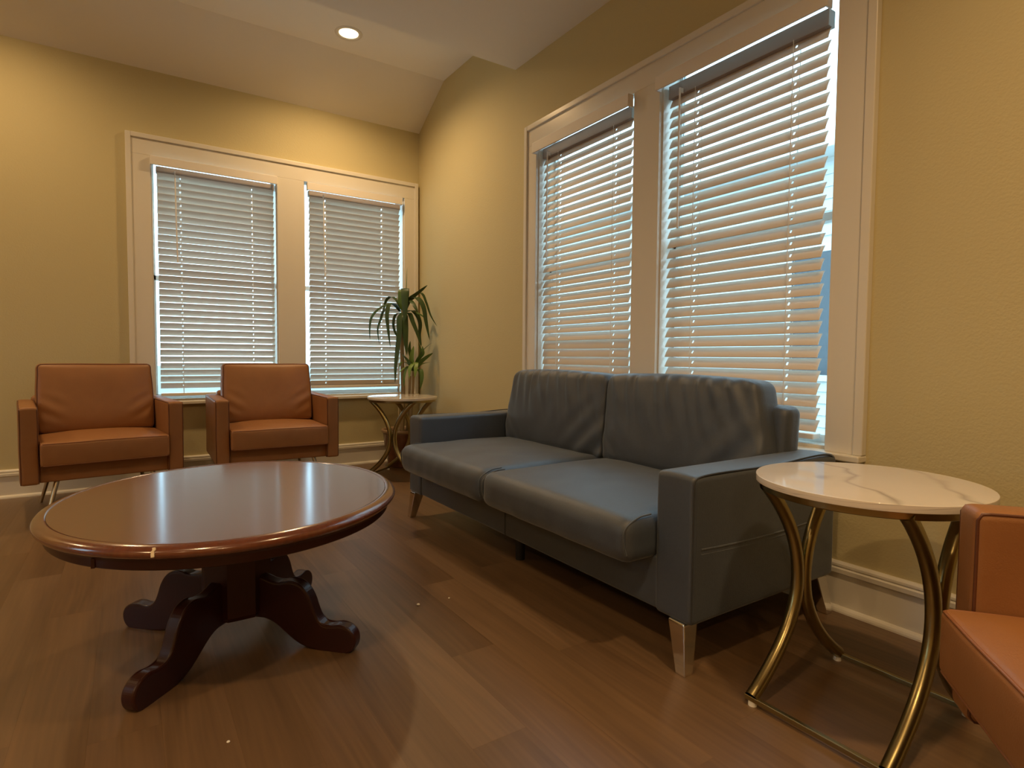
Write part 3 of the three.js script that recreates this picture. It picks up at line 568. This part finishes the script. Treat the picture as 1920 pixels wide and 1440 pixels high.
// ------------------------------------------------------------------ potted plant
{
  const px = -0.25, pz = 0.25;
  const o = thing('potted_plant', 'tall leafy house plant in a brown glazed pot in the room corner', 'plant', px, 0, pz);
  const pot = mesh('pot', new THREE.LatheGeometry([[0, 0], [0.112, 0], [0.118, 0.006], [0.132, 0.08], [0.149, 0.18], [0.160, 0.262], [0.163, 0.275], [0.152, 0.275], [0.147, 0.262], [0.135, 0.15], [0, 0.15]].map(([r, y]) => new THREE.Vector2(r, y)), 56), M.pot, o);
  mesh('rim', new THREE.LatheGeometry([[0.150, 0.272], [0.152, 0.286], [0.158, 0.297], [0.166, 0.299], [0.1725, 0.294], [0.1735, 0.282], [0.168, 0.273], [0.162, 0.270], [0.150, 0.272]].map(([r, y]) => new THREE.Vector2(r, y)), 56), M.potRim, pot);
  { const g = new THREE.CircleGeometry(0.146, 40); g.rotateX(-Math.PI / 2); const p = g.attributes.position; for (let i = 0; i < p.count; i++) p.setY(i, 0.255 + 0.006 * noise.noise(p.getX(i) * 40, p.getZ(i) * 40, 1)); g.computeVertexNormals(); mesh('soil', g, M.soil, o); }
  // plant axes: a across the view, b towards the room
  const ax = V(0.835, 0, 0.550), bx = V(-0.550, 0, 0.835);
  const P = (a, y, b) => ax.clone().multiplyScalar(a).addScaledVector(bx, b).setY(y);
  const canes = [[[-0.01, 0.25, 0], [0.0, 0.60, 0.005], [-0.01, 0.95, 0.0], [0.0, 1.24, 0]], [[0.05, 0.25, 0.02], [0.075, 0.5, 0.03], [0.088, 0.80, 0.02]], [[0.02, 0.25, -0.04], [0.045, 0.5, 0.0], [0.058, 0.72, 0.03]]];
  canes.forEach((c, i) => part('cane', tube(c.map((q) => P(...q)), i ? 0.0105 : 0.017, false, 30, 10), M.cane, o));
  part('stake', tube([P(-0.028, 0.25, 0.03), P(-0.03, 0.55, 0.035), P(-0.025, 0.82, 0.03)], 0.004, false, 8, 8), M.stake, o);
  function leaf(pts, w, mat) {
    const c = new THREE.CatmullRomCurve3(pts.map((q) => P(...q)), false, 'centripetal'), n = 22, pos = [], idx = [], uv = [];
    const face = V(), span = c.getPoint(1).sub(c.getPoint(0)).setY(0), side = V(-span.z, 0, span.x);
    if (side.lengthSq() < 1e-6) side.copy(ax); side.normalize(); if (side.dot(ax) < 0) side.negate();
    side.multiplyScalar(0.6).add(ax.clone().multiplyScalar(0.75)).addScaledVector(bx, 0.25);
    for (let i = 0; i <= n; i++) {
      const t = i / n, p = c.getPoint(t), tg = c.getTangent(t);
      // the blade's side stays near one direction all along, square to the run
      const across = side.clone().addScaledVector(tg, -side.dot(tg)); if (across.length() < 0.25) across.addScaledVector(V(0, 1, 0), 0.5).addScaledVector(tg, -across.dot(tg)); across.normalize();
      face.crossVectors(across, tg).normalize();
      const hw = w * 0.62 * Math.min(1, 0.45 + t * 2.2) * Math.pow(Math.max(0, 1 - t ** 3.2), 0.8);
      for (const s of [-1, 0, 1]) { const q = p.clone().addScaledVector(across, s * hw).addScaledVector(face, s ? 0.16 * hw : 0); pos.push(q.x, q.y, q.z); uv.push((s + 1) / 2, t); }
    }
    for (let i = 0; i < n; i++) for (let j = 0; j < 2; j++) { const a = i * 3 + j, b = a + 3; idx.push(a, a + 1, b, a + 1, b + 1, b); }
    const g = new THREE.BufferGeometry(); g.setAttribute('position', new THREE.Float32BufferAttribute(pos, 3)); g.setAttribute('uv', new THREE.Float32BufferAttribute(uv, 2)); g.setIndex(idx); g.computeVertexNormals();
    return part('leaf', g, mat, o);
  }
  const dk = M.leafDark, md = M.leafMid, lt = M.leafLight;
  // upper crown, about 1.24 m up
  leaf([[-0.02, 1.23, 0], [-0.05, 1.285, 0.03], [-0.09, 1.292, 0.06], [-0.175, 1.245, 0.09], [-0.23, 1.175, 0.10], [-0.243, 1.09, 0.10], [-0.24, 1.0, 0.10]], 0.034, dk);
  leaf([[-0.025, 1.25, -0.02], [-0.06, 1.325, -0.03], [-0.105, 1.35, -0.05], [-0.142, 1.33, -0.06], [-0.162, 1.275, -0.06], [-0.175, 1.20, -0.06]], 0.022, dk);
  leaf([[-0.03, 1.23, 0.02], [-0.08, 1.235, 0.05], [-0.135, 1.238, 0.07], [-0.165, 1.155, 0.08], [-0.185, 1.09, 0.08], [-0.172, 0.965, 0.08]], 0.030, dk);
  leaf([[-0.02, 1.23, 0.02], [-0.06, 1.285, 0.06], [-0.09, 1.283, 0.10], [-0.104, 1.205, 0.12], [-0.096, 1.09, 0.12], [-0.079, 0.94, 0.11]], 0.038, dk);
  leaf([[-0.005, 1.23, -0.01], [-0.018, 1.32, -0.01], [-0.02, 1.405, -0.03], [-0.022, 1.40, -0.06], [-0.025, 1.34, -0.09]], 0.040, md);
  leaf([[0.02, 1.23, 0.02], [0.025, 1.33, 0.03], [0.026, 1.408, 0.055], [0.028, 1.395, 0.085], [0.03, 1.30, 0.10], [0.032, 1.20, 0.10], [0.025, 1.14, 0.10]], 0.054, dk);
  leaf([[0.018, 1.22, 0.03], [0.022, 1.19, 0.07], [0.03, 1.10, 0.085], [0.035, 1.0, 0.085], [0.045, 0.88, 0.08]], 0.046, dk);
  leaf([[0.018, 1.25, -0.01], [0.022, 1.40, -0.02], [0.028, 1.585, -0.02]], 0.007, md);
  leaf([[0.02, 1.24, 0], [0.055, 1.33, 0], [0.09, 1.36, 0.0], [0.145, 1.40, 0.01], [0.195, 1.44, 0.01]], 0.030, dk);
  leaf([[0.02, 1.25, -0.01], [0.07, 1.34, -0.01], [0.115, 1.38, -0.01], [0.15, 1.375, -0.01], [0.185, 1.30, 0.0], [0.22, 1.20, 0.0], [0.270, 1.115, 0.0]], 0.020, dk);
  leaf([[0.02, 1.24, 0.02], [0.065, 1.325, 0.04], [0.11, 1.34, 0.06], [0.15, 1.31, 0.07], [0.178, 1.25, 0.08], [0.19, 1.17, 0.08], [0.205, 1.09, 0.08], [0.223, 1.0, 0.08]], 0.034, dk);
  leaf([[0.02, 1.24, 0.02], [0.06, 1.315, 0.06], [0.095, 1.29, 0.10], [0.122, 1.245, 0.12], [0.138, 1.215, 0.12]], 0.028, dk);
  leaf([[0.02, 1.23, 0.0], [0.06, 1.24, 0.03], [0.115, 1.22, 0.05], [0.16, 1.195, 0.05], [0.19, 1.165, 0.05]], 0.014, md);
  leaf([[0.02, 1.22, 0.02], [0.06, 1.215, 0.06], [0.09, 1.145, 0.07], [0.123, 1.06, 0.07], [0.155, 0.95, 0.07]], 0.030, dk);
  leaf([[0.02, 1.23, 0.0], [0.075, 1.24, 0.02], [0.115, 1.205, 0.03], [0.14, 1.135, 0.03], [0.136, 1.05, 0.03], [0.152, 0.955, 0.03]], 0.030, dk);
  leaf([[-0.01, 1.22, 0.03], [-0.018, 1.18, 0.07], [-0.016, 1.06, 0.09], [-0.03, 0.93, 0.09], [-0.044, 0.80, 0.09], [-0.048, 0.665, 0.085]], 0.042, dk);
  leaf([[-0.02, 1.22, 0.02], [-0.055, 1.20, 0.04], [-0.068, 1.12, 0.05], [-0.045, 1.045, 0.05], [-0.022, 1.02, 0.05]], 0.020, dk);
  // lower shoots
  const lo = [0.085, 0.76, 0.03];
  for (const [pts, w, m] of [
    [[[0.075, 0.86, 0.05], [0.095, 0.96, 0.06]], 0.034, lt], [[[0.045, 0.85, 0.06], [0.0, 0.895, 0.07]], 0.030, md], [[[0.03, 0.79, 0.07], [-0.02, 0.745, 0.09]], 0.022, lt], [[[0.13, 0.86, 0.04], [0.165, 0.90, 0.05], [0.16, 0.96, 0.05]], 0.026, md],
    [[[0.14, 0.775, 0.06], [0.160, 0.72, 0.08], [0.148, 0.615, 0.08]], 0.034, md], [[[0.14, 0.83, 0.04], [0.19, 0.87, 0.05], [0.245, 0.905, 0.05]], 0.034, md], [[[0.15, 0.815, 0.03], [0.225, 0.833, 0.03]], 0.012, lt], [[[0.16, 0.92, 0.02], [0.235, 0.99, 0.02]], 0.012, dk],
    [[[0.05, 0.80, 0.08], [0.03, 0.74, 0.11], [0.025, 0.63, 0.11]], 0.026, md], [[[0.09, 0.82, 0.08], [0.075, 0.79, 0.12], [0.07, 0.70, 0.13]], 0.034, lt], [[[0.11, 0.83, 0.07], [0.118, 0.79, 0.11], [0.112, 0.71, 0.12]], 0.034, lt], [[[0.07, 0.86, 0.02], [0.05, 0.93, 0.0], [0.055, 1.0, -0.01]], 0.026, md], [[[0.12, 0.84, 0.0], [0.14, 0.91, -0.02], [0.12, 0.98, -0.03]], 0.028, lt], [[[0.06, 0.82, 0.09], [0.01, 0.83, 0.12], [-0.015, 0.78, 0.12]], 0.024, md],
  ]) leaf([lo, ...pts], w, m);
}

// ------------------------------------------------------------------ crumbs on the floor
[[-1.236, 2.731, 0.006, 'pale crumb on the floor, left one of the two between coffee table and sofa'], [-1.118, 2.738, 0.004, 'tiny pale crumb on the floor, right one of the two between coffee table and sofa'], [-1.90, 3.17, 0.004, 'tiny pale crumb on the floor in front of the coffee table']].forEach(([x, z, r, l]) => {
  const g = new THREE.IcosahedronGeometry(r, 1), p = g.attributes.position; for (let i = 0; i < p.count; i++) p.setY(i, p.getY(i) * 0.6 + r * 0.55); g.computeVertexNormals();
  const m = mesh('crumb', g, M.crumb); m.position.set(x, 0, z); m.userData = { label: l, category: 'crumb' };
});

// ------------------------------------------------------------------ outside
mesh('ground', box(-60, 60, -0.9, -0.6, -80, 40), M.ground).userData = { kind: 'structure' };
{
  const o = thing('house', 'pale neighbouring house wall with lap siding, seen past the blind edge', 'house', 5.2, -0.6, 0);
  mesh('wall', box(0.02, 0.3, 0, 4.0, -6, 5), M.siding, o);
  const laps = []; for (let y = 0.02; y < 3.9; y += 0.15) { const g = extrude(poly([[0, y], [-0.022, y], [-0.004, y + 0.152], [0, y + 0.152]]), 11); g.translate(0.02, 0, -6); laps.push(g); }
  const lp = mesh('lap_siding', merge(laps), M.siding, o); lp.userData.kind = 'stuff';
  mesh('eave', box(-0.35, 0.4, 3.98, 4.16, -6.2, 5.2, 0.01), M.vinyl, o);
  const wf = mesh('window', box(-0.03, 0.03, 1.2, 2.9, 0.15, 1.25, 0.004), M.vinyl, o);
  mesh('pane', box(-0.034, -0.028, 1.28, 2.82, 0.23, 1.17), M.darkGlass, wf);
}

renderer.render(scene, camera);
